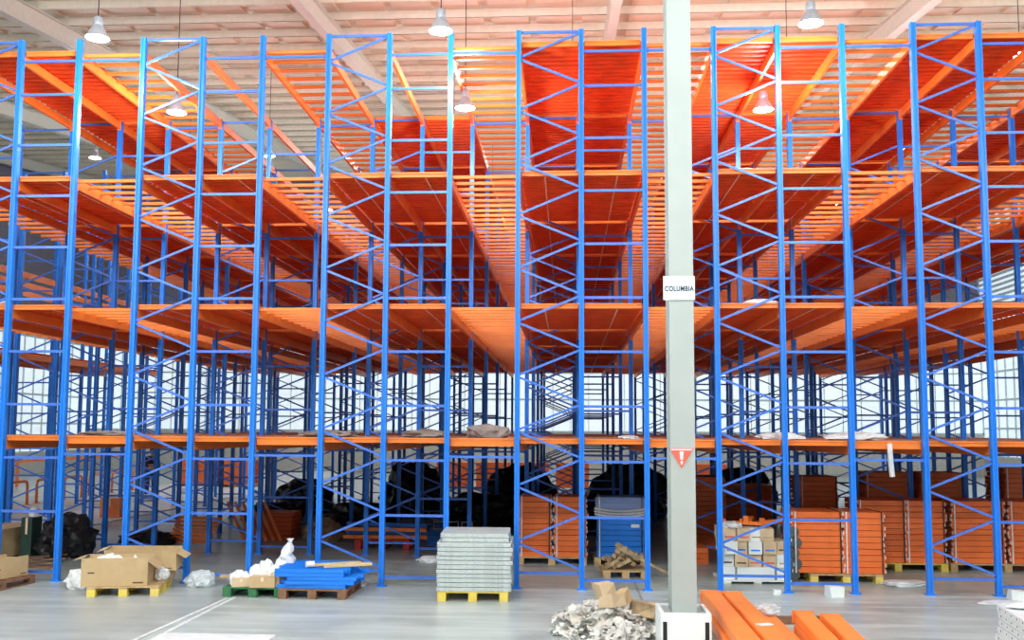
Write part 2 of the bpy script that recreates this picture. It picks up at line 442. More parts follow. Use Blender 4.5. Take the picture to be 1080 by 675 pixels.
def lamp_rows(ys, z, xs, txt):
    for r, y in enumerate(ys):
        proto = make_lamp(rh(y)-.2-z-.34)
        for n, x in enumerate(xs):
            o = proto if n == 0 else copy_tree(proto)
            o.location = (x,y,z)
            tag(o, 'lamp %s, %s row, %s from left' % (txt, ('nearest','second','third','fourth')[r], ORD[n]), 'lamp', 'high bay lamps')
lamp_rows((6.2,), 10.6, (.9,5.62,10.6), 'above the front rack bays')
lamp_rows((13.5,21.,29.), 10.6, (-13.6,-8.2,-2.6,.2,5.6,10.6,16), 'above the racks')  # hidden rows added so the ceiling is evenly lit
LAMPW = 520
lamp_rows((-8.,-12.,-16.), 8.3, (-11.8,-6.4,-1.6,5.6,11), 'over the open floor in front of the racks')  # unseen rows added to brighten the front floor and rack fronts

# ------------------------------------------------------------------ pallets
def pallet(label, loc, rz, m, w=1.2, d=1.0, h=.14, m2=None):
    o = thing('pallet', label, 'pallet', loc, rz, 'pallets')
    t = MB()
    for k in range(7):
        y = -d/2+k*(d-.1)/6; t.box(-w/2,w/2,y,y+.1,h-.022,h)
    for x in (-w/2,-.06,w/2-.12): t.box(x,x+.12,-d/2,d/2,h-.042,h-.022)
    t.build('top_boards', m2 or m, o)
    for x in (-w/2,-.06,w/2-.12):
        for y in (-d/2,-.06,d/2-.12): MB().box(x,x+.12,y,y+.12,.02,h-.042).build('block', m, o)
        MB().box(x,x+.12,-d/2,d/2,0,.02).build('bottom_board', m, o)
    return o

# ------------------------------------------------------------------ folded steel panels, stacked in bundles
def panel_mesh(w, d, h, m, name='panel'):
    mb = MB(); t = .006; n = 4; p = d/n
    for i in range(n):                               # nested C-sections seen from their webs, ends open
        a = -d/2+i*p
        mb.box(-w/2,w/2,a,a+t,0,h-.008); mb.box(-w/2,w/2,a+t,a+p-.012,h-.014,h-.008); mb.box(-w/2,w/2,a+t,a+.035,0,t)
        mb.box(-w/2,w/2,a+p-.018,a+p-.012,.0,h-.008)
    return mb.mesh(name, m)
PC = {}
CAP = MB().box(-.006,.006,-.045,.02,.004,.058).mesh('end_cap', M['white'])
def bundle(where, x, y, z, w, d, n, h=.098, m='bundle', rz=0., cat='steel panel', strap=True, desc='orange steel panel', jit=.012, grp=None, name='steel_panel', caps=False):
    key = (w,d,h,m)
    if key not in PC: PC[key] = panel_mesh(w,d,h,M[m])
    for k in range(n):
        o = link(name, PC[key], None, (x+rnd.uniform(-jit,jit), y+rnd.uniform(-jit,jit), z+k*h), rz)
        pos = 'topmost' if k == n-1 else 'lowest' if k == 0 else (ORD[n-1-k]+' from top') if n-1-k < 9 else ('layer %s from bottom' % ORD[k])
        if caps:
            for sx in (-1,1): link('end_cap', CAP, o, (sx*(w/2+.007),-d/2+.03,rnd.choice((.0,.035))))
        tag(o, '%s, %s, in %s' % (desc, pos, where), cat, grp or 'stacked steel panels')
    if strap:
        o = thing('strapping_band', 'dark band strapped round %s' % where, 'strap', (x,y,z), rz, 'bands round the panel bundles')
        for s in (-w*.5+.03, w*.5-.05):
            MB().box(s,s+.02,-d/2-.014-jit,-d/2-.010-jit,0,n*h).box(s,s+.02,-d/2-.014-jit,d/2+.014+jit,n*h,n*h+.003).build('band', M['whitepl'] if s < 0 else M['black'], o)

# right of the pillar
pallet('pale pallet sticking out under the front pair of orange bundles', (5.25,1.55,0), .02, M['yellowp'], 1.15, 1.0, m2=M['wood'])
bundle('left bundle of front pair right of wrapped boxes', 4.84, 1.62, .145, .80, .9, 10, caps=True, jit=.02)
bundle('right bundle of front pair right of wrapped boxes', 5.57, 1.60, .145, .64, .9, 10, caps=True, jit=.02)
pallet('yellow pallet under second pair of orange bundles', (6.55,3.05,0), .0, M['yellowp'], 1.7, 1.0)
bundle('left bundle of second pair on yellow pallet', 6.30, 3.05, .145, .82, .9, 11, caps=True, jit=.02)
bundle('right bundle of second pair on yellow pallet', 7.05, 3.05, .145, .68, .9, 11, caps=True, jit=.02)
pallet('wooden pallet under third pair of orange bundles at right', (8.44,3.1,0), .0, M['wood'], 1.96, 1.0)
bundle('left bundle of third pair near right edge', 7.96, 3.1, .145, .88, .9, 11, caps=True, jit=.02)
bundle('right bundle of third pair at right edge', 8.92, 3.1, .145, .86, .9, 11, caps=True, jit=.02)
for (x,w,n,t) in ((5.85,.75,14,'tall dark stack behind front pair'),(7.22,.9,15,'tall stack behind second pair'),(8.27,.85,15,'tall stack behind yellow pallet pair'),(10.0,1.0,16,'tall stack behind right edge pair')):
    pallet('pallet under the %s' % t, (x,5.6,0), 0, M['wood'], w+.1, 1.0)
    bundle(t, x, 5.6, .145, w, .9, n)
for (x,n,t) in ((8.6,14,'deep stack in the dark right bay'),(11.6,14,'deep stack beyond right edge posts')):
    bundle(t, x, 9.3, .0, 1.3, .9, n, strap=False)
# behind the pillar
bundle('dark stack just behind the pillar', 3.05, 3.6, 0, .62, .9, 3, strap=False)
bundle('tall stack deep behind the pillar', 3.55, 6.0, 0, 1.0, .9, 15, strap=False)
bundle('stack deep right of wrapped boxes', 5.0, 8.6, 0, 1.0, .9, 12, strap=False)
# left of the pillar
pallet('wooden pallet under two orange bundles left of pillar', (.5,3.14,0), .0, M['wood'], 1.25, .82)
bundle('left orange bundle left of pillar', .205, 3.14, .145, .58, .8, 11, caps=True, jit=.02)
bundle('right orange bundle left of pillar', .84, 3.14, .145, .58, .8, 11, caps=True, jit=.02)
pallet('pale pallet under the blue panel bundle', (1.74,3.14,0), .0, M['wood'], .95, .8)
bundle('blue bundle beside the orange bundles', 1.74, 3.14, .145, .84, .75, 11, m='blue', desc='blue steel panel', cat='steel panel', grp='blue steel panels')
o = thing('plastic_wrap', 'clear plastic wrap pulled round top of the blue bundle', 'plastic wrap', (1.74,3.22,0))
w = MB()
for k in range(3):
    pts = [(-.47+.94*q/14, -.485-.012*abs(math.sin(q*1.7+k)), 1.02-.05*k-.05*math.sin(q/14*math.pi)) for q in range(15)]
    w.tube(pts, .02, 6)
w.build('gathered_fold', M['whitepl'], o); MB().box(-.455,.455,-.478,-.474,.86,1.22).build('film', M['thinfilm'], o)
o = MB().box(-.075,.075,-.004,0,0,.06).build('paper_tag', M['white'], None, (2.0,2.748,.68)); tag(o, 'small white paper tag on the blue bundle', 'tag')
# far rows beyond the racks
for n, x in enumerate((-14.2,-12.6,-5.5,-3.8,-2.2,-.6,1.0,6.5)):
    pallet('far pallet beyond the racks, %s from left' % ORD[n], (x,25,0), 0, M['wood'], 1.4, 1.0)
    bundle('far bundle beyond the racks, %s from left' % ORD[n], x, 25, .145, 1.3, .9, 6, h=.16, strap=False)

# ------------------------------------------------------------------ pallet with galvanised decks
wp = (-.58,-.72,0); rz = .035
pallet('yellow pallet under the galvanised deck stack', wp, rz, M['yellowp'], 1.0, 1.05)
def gdeck(w, d, h, m='galv', bars=True):
    mb = MB(); n = 5; p = d/n
    for i in range(n):
        a = -d/2+i*p
        mb.box(-w/2,w/2,a,a+p-.012,h-.014,h-.007); mb.box(-w/2,w/2,a,a+.006,.006,h-.014); mb.box(-w/2,w/2,a+p-.018,a+p-.012,.006,h-.014); mb.box(-w/2,w/2,a,a+.03,.0,.007)
    for k in range(9 if bars else 0):
        x = -w/2+.03+k*(w-.08)/8; mb.box(x,x+.022,-d/2-.012,-d/2+.004,.008,h-.004)
    for x in (-w/2,w/2-.012): mb.box(x,x+.012,-d/2,d/2,.004,h-.008)
    return mb.mesh('galvanised_deck', M[m])
G1, G2 = gdeck(1.07,1.06,.062), gdeck(.98,.98,.062)
for k in range(13):
    top = k > 10
    o = link('galvanised_deck', G2 if top else G1, None, (wp[0]+.02+rnd.uniform(-.015,.015)+(.0 if not top else .01), wp[1]+(.05 if top else 0)+rnd.uniform(-.012,.012), .142+k*.062), rz+rnd.uniform(-.01,.01))
    pos = 'topmost' if k == 12 else 'lowest' if k == 0 else ORD[12-k]+' from top' if 12-k < 9 else ORD[k]+' from bottom'
    tag(o, 'galvanised grey deck, %s, in the stack on the yellow pallet' % pos, 'galvanised deck', 'galvanised decks')
# second galvanised stack, bottom right corner
rz2 = -.13
G3 = gdeck(1.12,1.15,.078,'galvpale', False)
SLOT = MB()
for q in range(5): SLOT.box(-.45+.2*q,-.43+.2*q,-.5765,-.5745,.03,.05)
SLOT = SLOT.mesh('slot_hole', M['black'])
cx, cy = 6.03, -4.58
for k in range(6):
    o = link('galvanised_deck', G3, None, (cx+rnd.uniform(-.02,.02), cy+rnd.uniform(-.02,.02), 0.062+k*.078), rz2-math.pi/2+rnd.uniform(-.01,.01)); link('slot_hole', SLOT, o)
    tag(o, 'pale galvanised deck, %s of the stack in bottom right corner' % (['lowest','second from bottom','third from bottom','third from top','second from top','topmost'][k]), 'galvanised deck', 'galvanised decks')
pallet('low pallet under the galvanised stack in bottom right corner', (cx,cy,0), rz2, M['wood'], 1.1, 1.05, .06)
o = crumple('plastic_sheet', M['whitepl'], (6.0,-4.2,.534), (.8,.35,.07), 4, 3, .3); tag(o, 'white plastic sheet lying on corner stack of galvanised decks', 'plastic sheet')

# ------------------------------------------------------------------ pallet with open cartons (left)
rz = .2
pallet('pale yellow pallet under the open carton', (-5.72,-.82,0), rz, M['yellowp'], 1.0, 1.0, m2=M['wood'])
def open_carton(label, loc, rz, w, d, h, tilt=0, m='carton', flaps=True):
    o = thing('open_carton', label, 'carton', loc, rz); o.rotation_euler = (tilt,0,rz)
    t = .008
    b = MB().box(-w/2,w/2,-d/2,d/2,0,t).box(-w/2,w/2,-d/2,-d/2+t,t,h).box(-w/2,w/2,d/2-t,d/2,t,h).box(-w/2,-w/2+t,-d/2+t,d/2-t,t,h*.92).box(w/2-t,w/2,-d/2+t,d/2-t,t,h*.85)
    b.build('box_body', M[m], o)
    if flaps:
        MB().bar((-w/2,-d/2,h),(-w/2-.12,-d/2,h-.03),.006,d*.9,(0,1,0)).build('flap', M[m], o, (0,d/2,0))
        MB().bar((w/2,0,h*.85),(w/2+.14,0,h*.6),.006,d*.9,(0,1,0)).build('flap', M[m], o)
    MB().box(w*.28,w*.44,-d/2-.002,-d/2,h*.08,h*.13).box(-w*.4,-w*.3,-d/2-.002,-d/2,h*.45,h*.5).build('print_mark', M['ink'], o)
    return o
open_carton('large open cardboard carton on the pale yellow pallet', (-5.82,-1.04,.142), .22, .92, .5, .40)
open_carton('long cardboard tray behind the open carton', (-5.70,-.42,.29), .10, 1.08, .34, .30, tilt=.1)
o = MB().box(-.45,.45,-.12,.12,0,.14).build('timber_packer', M['wood'], None, (-5.70,-.42,.142), .10); tag(o, 'low timber packer under the long cardboard tray', 'timber')
for n,(x,y,z,s,l) in enumerate(((-5.95,-1.04,.16,(.4,.34,.42),'crumpled white film filling the large open carton'),(-5.6,-.98,.16,(.3,.32,.4),'crumpled white film at right of the large open carton'),(-6.52,-.62,0,(.5,.5,.3),'white plastic heap left of the open carton pallet'),(-5.33,-.62,.143,(.2,.2,.2),'white film bunched on right end of carton pallet'))):
    tag(crumple('plastic_wrap', M['whitepl'], (x,y,z), s, n+11, 3, .4), l, 'plastic wrap')
tag(crumple('plastic_bag', M['film'], (-4.85,-.3,0), (.44,.4,.26), 3, 3, .3), 'translucent white plastic bag on floor beside a blue post', 'plastic bag')

# ------------------------------------------------------------------ green pallet
gp = (-3.74,-.68,0); rz = -.02
pallet('dark green pallet carrying small cartons and plastic', gp, rz, M['greenp'], .88, 1.05)
def box_carton(label, loc, sz, rz, m='carton', grp=None):
    o = thing('carton', label, 'carton', loc, rz, grp); w,d,h = sz
    MB().box(-w/2,w/2,-d/2,d/2,0,h).build('box_body', M[m], o)
    MB().box(-w/2+.002,w/2-.002,-.02,.02,h,h+.0015).box(-.02,.02,-d/2-.0015,-d/2,h*.6,h).build('tape', M['cream'], o)
    return o
box_carton('small brown carton, middle front of green pallet', (gp[0]+.12,gp[1]-.42,.142), (.36,.26,.15), .12)
box_carton('small tilted pale carton, left front of green pallet', (gp[0]-.22,gp[1]-.4,.142), (.26,.22,.12), .3, 'carton2')
box_carton('pale carton at right of green pallet', (gp[0]+.32,gp[1]-.3,.142), (.14,.3,.2), -.2, 'carton2')
for n,(x,y,z,s,l) in enumerate(((-.28,-.3,.142,(.26,.24,.22),'white crumpled film at left of green pallet'),(.05,-.15,.142,(.42,.34,.36),'white crumpled film in middle of green pallet'),(.22,-.2,.142,(.3,.3,.28),'small white crumpled film right of middle on green pallet'))):
    tag(crumple('plastic_wrap', M['whitepl'], (gp[0]+x,gp[1]+y,z), s, n+23, 3, .4), l, 'plastic wrap')
# tall cone of plastic
bm = bmesh.new(); bmesh.ops.create_cone(bm, cap_ends=True, segments=22, radius1=.21, radius2=.03, depth=.62)
bmesh.ops.subdivide_edges(bm, edges=[e for e in bm.edges if abs(e.verts[0].co.z-e.verts[1].co.z) > .4], cuts=9)
for v in bm.verts:
    k = noise.noise(v.co*9)*.08; v.co.x += k*1.2+.12*(v.co.z+.31); v.co.y += k
me = bpy.data.meshes.new('plastic_wrap'); bm.to_mesh(me); bm.free(); me.materials.append(M['whitepl'])
tag(link('plastic_wrap', me, None, (gp[0]+.24,gp[1]+.2,.455)), 'tall cone of white plastic sheeting on green pallet', 'plastic wrap')
o = MB().box(-.5,.5,-.05,.05,0,.04).build('wood_plank', M['wood'], None, (gp[0]-.3,gp[1]+.42,.143), .06); tag(o, 'brown plank across back of green pallet', 'plank')

# ------------------------------------------------------------------ brown pallet with blue struts
bp = (-2.86,-.74,0); rz = .0
pallet('brown wooden pallet under the blue strut stack', bp, rz, M['brownp'], .98, 1.1)
ST = MB().box(-.5,.5,-.02,.02,0,.006).box(-.5,.5,-.02,-.014,.006,.052).box(-.5,.5,.014,.02,.006,.052).mesh('blue_strut', M['blue'])
for k in range(5):
    ly = rnd.uniform(-.012,.012); lx = rnd.uniform(-.05,.05)
    for j in range(9):
        o = link('blue_strut', ST, None, (bp[0]+lx+(.03 if k > 2 else .06)+rnd.uniform(-.06,.06)-(.06 if k > 2 else 0), bp[1]-.46+j*.115+ly, .142+k*.055), rnd.uniform(-.025,.025)+.03*(k%2))
        tag(o, 'blue steel strut, %s layer from bottom, %s from front, on brown pallet' % (ORD[k], ORD[j]), 'steel strut', 'blue struts on the brown pallet')
z = .142+5*.055+.002
o = MB().bar((0,0,.02),(.62,.34,.02),.07,.035,(0,0,1)).build('wood_plank', M['plank'], None, (bp[0]-.06,bp[1]-.22,z)); tag(o, 'pale wooden plank on the blue struts, rear one of two', 'plank')
o = MB().bar((0,0,.02),(.62,.36,.02),.08,.04,(0,0,1)).build('wood_plank', M['plank'], None, (bp[0]+.12,bp[1]-.34,z)); tag(o, 'pale wooden plank on the blue struts, front one of two', 'plank')
o = MB().tube([(0,0,.045),(.1,.06,.045)],.045,14).build('paper_roll', M['white'], None, (bp[0]-.14,bp[1]-.36,z)); tag(o, 'white round roll end lying on the blue struts', 'roll')

# ------------------------------------------------------------------ scrap wood pallet
sp = (1.72,1.62,0)
pallet('pale pallet under the scrap timber heap', sp, .05, M['wood'], .74, .8, .12)
for n in range(34):
    a = rnd.uniform(0,6.28); r = .3*rnd.random()**.6; ht = .36*(1-r/.36)*rnd.uniform(.5,1)
    l = rnd.uniform(.12,.34)
    o = MB().box(-l/2,l/2,-.04,.04,-.03,.03).build('timber_offcut', M['scrapw'], None, (sp[0]+r*math.cos(a), sp[1]+r*math.sin(a)*.9, .16+ht))
    o.rotation_euler = (rnd.uniform(-.5,.5), rnd.uniform(-.5,.5), rnd.uniform(0,3))
    tag(o, 'short weathered timber offcut in heap on pallet left of pillar', 'timber offcut', 'timber offcuts in the heap')
o = MB().bar((1.6,1.25,.50),(2.5,1.48,.03),.09,.045,(0,0,1)).build('wood_plank', M['scrapw'], None); tag(o, 'long plank leaning off the timber heap towards the pillar', 'plank')

# ------------------------------------------------------------------ wrapped boxes right of pillar
bp2 = (3.78,1.25,0)
pallet('white-edged pallet under the wrapped carton block', bp2, .05, M['carton2'], 1.08, .9, .06, m2=M['white'])
for k in range(4):
    for j in range(5):
        if k == 3 and j == 4: continue
        wbox = .205; hh = .2
        o = thing('carton', 'small %s carton, %s row from bottom, %s from left, in wrapped block' % ('white' if k == 0 else 'pale', ORD[k], ORD[j]), 'carton', (bp2[0]-.42+j*.21+rnd.uniform(-.008,.008), bp2[1]-.1+rnd.uniform(-.05,.05), .062+k*.202), .03+rnd.uniform(-.09,.09), 'cartons in the wrapped block')
        MB().box(-wbox/2,wbox/2,-.3,.3,0,hh).build('box_body', M['white'] if k == 0 else M[rnd.choice(('carton2','carton2','white'))], o)
        MB().box(-wbox/2+.03,wbox/2-.03,-.302,-.3,.05,.075).build('print_mark', M[rnd.choice(('ink','signred','blue','carton'))], o)
for n,(x,y,z,s,l,mm) in enumerate(((-.35,-.2,.87,(.35,.4,.1),'white film on left top of the wrapped carton block','whitepl'),(-.53,-.3,.3,(.1,.5,.6),'white film hanging on left side of wrapped cartons','film'))):
    tag(crumple('plastic_wrap', M[mm], (bp2[0]+x,bp2[1]+y,z), s, n+41, 3, .35), l, 'plastic wrap')
for n,(x,y,z,rr) in enumerate(((-.25,0,.9,.4),(.05,-.1,.9,-.5),(.2,.05,.9,.2),(.32,-.05,.93,.7),(.0,.15,.95,1.2))):
    o = MB().box(-.24,.24,-.04,.04,0,.05).box(-.24,-.2,-.04,.04,.05,.09).build('orange_bracket', M['orange'], None, (bp2[0]+x,bp2[1]+y,z), rr)
    tag(o, 'loose orange bracket on top of wrapped cartons, %s from left' % ORD[(0,2,3,4,1)[n]], 'bracket', 'orange brackets on the cartons')
for n in range(5):
    o = MB().tube([(0,0,0),(0,.55,0)],.1,14).build('dark_roll', M['steelgrey'], None, (bp2[0]+.66+.04*(n%2), bp2[1]-.1, .11+n*.17)); tag(o, 'dark grey roll, %s from bottom, stacked right of wrapped cartons' % ORD[n], 'roll', 'dark rolls')

# ------------------------------------------------------------------ pillar with guard and signs
px, py = 2.05, -4.2
p = thing('steel_pillar', 'pale grey steel column standing in front of the racks', 'pillar', (px,py,0))
MB().box(-.135,.135,-.2,-.182,0,rh(py)-.03).build('front_flange', M['pillar'], p)
MB().box(-.135,.135,.182,.2,0,rh(py)-.03).build('rear_flange', M['pillar'], p)
MB().box(-.09,.09,-.182,.182,0,rh(py)-.03).build('web', M['pillar'], p)
g = thing('pillar_guard', 'white boxed steel guard round the foot of the pillar', 'pillar guard', (px,py,0))
gh = .47
MB().box(-.27,.27,-.34,-.3,0,gh).build('front_plate', M['white'], g)
MB().box(-.27,-.23,-.3,.3,0,gh).build('side_plate', M['white'], g)
MB().box(.23,.27,-.3,.3,0,gh).build('side_plate', M['white'], g)
MB().box(-.23,.23,.26,.3,0,gh).build('rear_plate', M['white'], g)
MB().box(-.23,.23,-.3,-.2,gh-.05,gh-.02).box(-.23,-.136,-.2,.26,gh-.05,gh-.02).box(.136,.23,-.2,.26,gh-.05,gh-.02).build('top_plate', M['pillar'], g)
for s in (-1,1): MB().box(s*.225-.022,s*.225+.022,-.345,-.34,0,gh-.09).build('bumper_strip', M['black'], g)
# name plate
def pxz(v): return v
s = thing('name_plate', 'white plate reading COLUMBIA on the pillar', 'sign', (px-.03,py-.202,4.02))
MB().box(-.17,.18,-.012,0,-.135,.135).build('plate', M['signw'], s)
def text(body, size, parent, loc, m, name='lettering', xs=1.):
    cu = bpy.data.curves.new(name,'FONT'); cu.body = body; cu.size = size; cu.align_x = 'CENTER'; cu.align_y = 'CENTER'; cu.extrude = .0015; cu.offset = .0022; cu.space_character = 1.12
    t = bpy.data.objects.new(name, cu); COL.objects.link(t)
    me = bpy.data.meshes.new_from_object(t); bpy.data.objects.remove(t); me.materials.clear(); me.materials.append(m)
    o = link(name, me, parent, loc, rot=(math.pi/2,0,0)); o.scale = (xs,1,1)
    return o
text('COLUMBIA', .080, s, (.005,-.0135,-.01), M['text'], xs=.74)
# warning triangle, pointing down
t = thing('warning_triangle', 'red and white triangle sign with exclamation mark on pillar', 'sign', (px-.015,py-.202,2.115))
MB().prism([(-.132,.12),(.132,.12),(0,-.10)],-.008,0).build('plate', M['signred'], t)
MB().prism([(-.12,.112),(.12,.112),(.108,.098),(-.108,.098)],-.0095,-.0075).build('border', M['signw'], t)
MB().prism([(-.022,.085),(.022,.085),(.014,-.005),(-.014,-.005)],-.0105,-.0075).prism([(-.013,-.02),(.013,-.02),(.008,-.058),(-.008,-.058)],-.0105,-.0075).build('exclamation_mark', M['signw'], t)

# ------------------------------------------------------------------ debris heap left of the guard
bm = bmesh.new()
def shard(c, s):
    m4 = Matrix.Translation(c) @ Matrix.Rotation(rnd.uniform(0,6.28),4,'Z') @ Matrix.Rotation(rnd.uniform(-.9,.9),4,'X') @ Matrix.Rotation(rnd.uniform(-.6,.6),4,'Y')
    n = 3; vs = []
    for i in range(n+1):
        for j in range(n+1):
            p = Vector(((i/n-.5)*s, (j/n-.5)*s*.7, rnd.uniform(-.18,.18)*s)); vs.append(bm.verts.new(m4 @ p))
    for i in range(n):
        for j in range(n):
            q = i*(n+1)+j; bm.faces.new((vs[q],vs[q+1],vs[q+n+2],vs[q+n+1]))
for n in range(420):
    a = rnd.uniform(0,6.28); r = rnd.random()**.6
    c = Vector((1.2+.62*r*math.cos(a), -3.0+1.3*r*math.sin(a), .03+.30*(1-r)*rnd.uniform(.3,1)))
    shard(c, rnd.uniform(.08,.2))
me = bpy.data.meshes.new('debris_heap'); bm.to_mesh(me); bm.free(); me.materials.append(M['scraps'])
o = link('debris_heap', me); tag(o, 'heap of torn white plastic and paper scraps left of pillar guard', 'debris', None, 'stuff')
for n,(x,y,z,s,l,mm) in enumerate(((1.28,-2.3,.26,(.24,.22,.2),'broken tan block on top of the debris heap','carton2'),(1.53,-2.55,.22,(.18,.16,.16),'smaller brown block on debris heap right of tan block','carton'),(1.36,-3.2,.27,(.26,.22,.16),'pale block at the front of the debris heap','carton2'),(1.72,-2.5,.05,(.3,.2,.18),'dark brown lump between debris heap and guard','scrapw'))):
    
    mb = MB().box(-s[0]/2,s[0]/2,-s[1]/2,s[1]/2,0,s[2])
    mb.v = [(vx+rnd.uniform(-.04,.04),vy+rnd.uniform(-.04,.04),vz+rnd.uniform(-.02,.05)) for vx,vy,vz in mb.v]
    o = mb.build('broken_block', M[mm], None, (x,y,z), rnd.uniform(0,3)); o.rotation_euler = (rnd.uniform(-.3,.3),rnd.uniform(-.3,.3),n*.9+.3); tag(o, l, 'debris block')

# ------------------------------------------------------------------ orange box beams in the foreground
def box_beam(label, a, b, w, h, z, rz_fix=None):
    a = Vector((a[0],a[1],0)); d = Vector((b[0],b[1],0))-a; L = d.length; ang = math.atan2(-d.x, d.y)
    o = thing('box_beam', label, 'steel beam', (a.x,a.y,z), ang, 'orange box beams on the floor')
    e = .012
    MB().prism([(-w/2+e,0),(w/2-e,0),(w/2,e),(w/2,h-e),(w/2-e,h),(-w/2+e,h),(-w/2,h-e),(-w/2,e)],0,L).build('body', M['beamtop'], o)
    MB().box(-w/2-.02,w/2+.02,-.008,0,-.0,h+.004).build('end_plate', M['beamtop'], o)
    return o
o = MB().box(-.9,.9,-.05,.05,0,.09).build('timber_bearer', M['brownp'], None, (3.35,-2.5,0), .12); tag(o, 'dark timber bearer under far ends of the orange box beams', 'timber')
o = MB().box(-.9,.9,-.05,.05,0,.09).build('timber_bearer', M['brownp'], None, (3.2,-5.4,0), .1); tag(o, 'timber bearer under near ends of the orange box beams', 'timber')
zb = .095
box_beam('long orange box beam in top layer, next to pillar guard', (2.62,-2.35), (2.57,-6.3), .225, .14, zb+.142)
box_beam('long orange box beam in top layer, second from guard', (2.88,-2.4), (2.85,-6.3), .225, .14, zb+.142)
box_beam('long orange box beam in bottom layer, next to pillar guard', (2.60,-2.45), (2.50,-6.3), .225, .14, zb)
box_beam('long orange box beam in bottom layer, second from guard', (2.87,-2.4), (2.80,-6.3), .225, .14, zb)
box_beam('orange box beam in bottom layer, middle of the pile', (3.16,-2.75), (3.12,-6.3), .225, .14, zb)
box_beam('orange box beam in top layer, second from right', (3.47,-3.72), (3.30,-6.4), .2, .14, zb+.142)
box_beam('orange box beam in top layer, far right of pile', (3.74,-3.9), (3.56,-6.4), .2, .14, zb+.142)
box_beam('orange box beam in bottom layer, second from right', (3.47,-3.85), (3.34,-6.4), .22, .14, zb)
box_beam('orange box beam in bottom layer, far right of pile', (3.75,-3.9), (3.60,-6.4), .22, .14, zb)
tag(crumple('plastic_wrap', M['film'], (3.2,-3.1,zb+.142), (.3,.45,.12), 71, 3, .4), 'clear crumpled film between the orange box beams', 'plastic wrap')
o = MB().box(-.08,.08,-.05,.05,0,.008).build('paper_scrap', M['whitepl'], None, (2.87,-4.6,zb+.284), .4); tag(o, 'pale paper scrap lying on second orange box beam', 'paper')

# ------------------------------------------------------------------ left edge: long cartons, open cartons, dark pile
for k in range(2):
    o = thing('long_carton', 'long brown carton at left edge, %s of two' % ('upper' if k else 'lower'), 'carton', (-9.78,1.4-.1*k,.04+.262*k), .02, 'long cartons at the left edge')
    MB().box(-.33,.33,-1.4,2.2,0,.26).build('box_body', M['carton'], o)
    MB().box(.33,.3315,-1.2,-.95,.03,.05).box(.33,.3315,1.5,1.9,.06,.08).build('print_mark', M['ink'], o)
    MB().box(-.025,.025,-1.402,2.202,.26,.2615).build('tape', M['cream'], o)
for y in (-.0,2.6):
    o = MB().box(-.4,.4,-.05,.05,0,.04).build('timber_bearer', M['wood'], None, (-9.78,y+.3,0)); tag(o, 'thin timber under %s end of long cartons' % ('near' if y < 1 else 'far'), 'timber')
pallet('rough brown pallet under two open cartons at left edge', (-8.05,-.9,0), -.1, M['brownp'], .9, 1.5, .13)
open_carton('open carton at left edge, farther one of two', (-7.92,-.52,.13), 1.35, .7, .42, .30)
open_carton('open carton at left edge, nearer one of two', (-8.05,-1.27,.13), 1.45, .6, .5, .28)
o = MB().tube([(-7.74,-1.25,.05),(-7.68,-1.3,.25),(-7.74,-1.32,.4),(-7.87,-1.3,.45),(-8.02,-1.2,.42)],.015,8).build('white_cable', M['whitepl'], None); tag(o, 'white looped cable hanging over near open carton', 'cable')
tag(crumple('tarpaulin_pile', M['tarp'], (-8.57,2.85,0), (.8,1.25,.85), 81, 4, .35), 'black tarpaulin pile behind the leftmost front post', 'tarpaulin')
tag(crumple('tarpaulin_pile', M['tarp'], (-7.9,4.9,0), (1.1,1.2,.35), 83, 4, .35), 'low black tarpaulin pile right of the tall one', 'tarpaulin')
o = box_carton('dark green box behind the long cartons', (-9.2,2.7,.0), (.2,.4,.75), 0.05, 'greenbox')
tag(crumple('plastic_wrap', M['whitepl'], (-9.17,2.72,.755), (.18,.22,.2), 85, 2, .3), 'white lump on top of dark green box', 'plastic wrap')
for n in range(4):
    o = MB().box(-.35,.35,-.04,.04,0,.03).build('dark_board', M['brownp'], None, (-8.35-.08*n,1.4+.25*n,.0+.031*n), .3*n); tag(o, 'dark loose board near black tarpaulin, %s from floor' % ORD[n], 'board', 'dark loose boards')

# ------------------------------------------------------------------ clutter deep between the left racks
CH = MB().box(-.45,.45,-.03,.03,0,.008).box(-.45,.45,-.03,-.022,.008,.06).box(-.45,.45,.022,.03,.008,.06).mesh('orange_channel', M['orange'])
for n in range(7):
    o = link('orange_channel', CH, None, (-7.05+.02*n, 5.0+.04*n, .05+.075*n), rot=(0,.008*n,.03*n)); tag(o, 'orange channel, %s from floor, in left dim pile between racks' % ORD[n], 'channel', 'orange channels in the dim bays')
for n in range(6):
    o = link('orange_channel', CH, None, (-6.35+.16*n, 5.75, .42), rot=(0,1.15,.25)); tag(o, 'orange channel leaning in the dim bay, %s from left' % ORD[n], 'channel', 'orange channels in the dim bays')
bundle('dark red stack in second rack run from left', -5.65, 6.6, 0, .85, .8, 6, m='deckred', strap=False, desc='dark orange panel')
pallet('red pallet in third rack run from left', (-2.95,5.1,0), .02, M['redp'], 1.1, 1.0, .2)
for n in range(4):
    o = MB().box(-.85,.85,-.05,.05,0,.07).build('box_beam', M['blue'] if n % 2 else M['orange'], None, (-2.9,4.75+.2*(n%2),.21+.075*n), .04-.05*n); tag(o, '%s beam on red pallet, %s from bottom' % ('blue' if n % 2 else 'orange', ORD[n]), 'steel beam', 'beams on the red pallet')
bundle('low blue stack behind the galvanised decks', -1.6, 6.0, .0, 1.15, .8, 3, m='blue', strap=False, desc='blue steel panel', grp='blue steel panels')
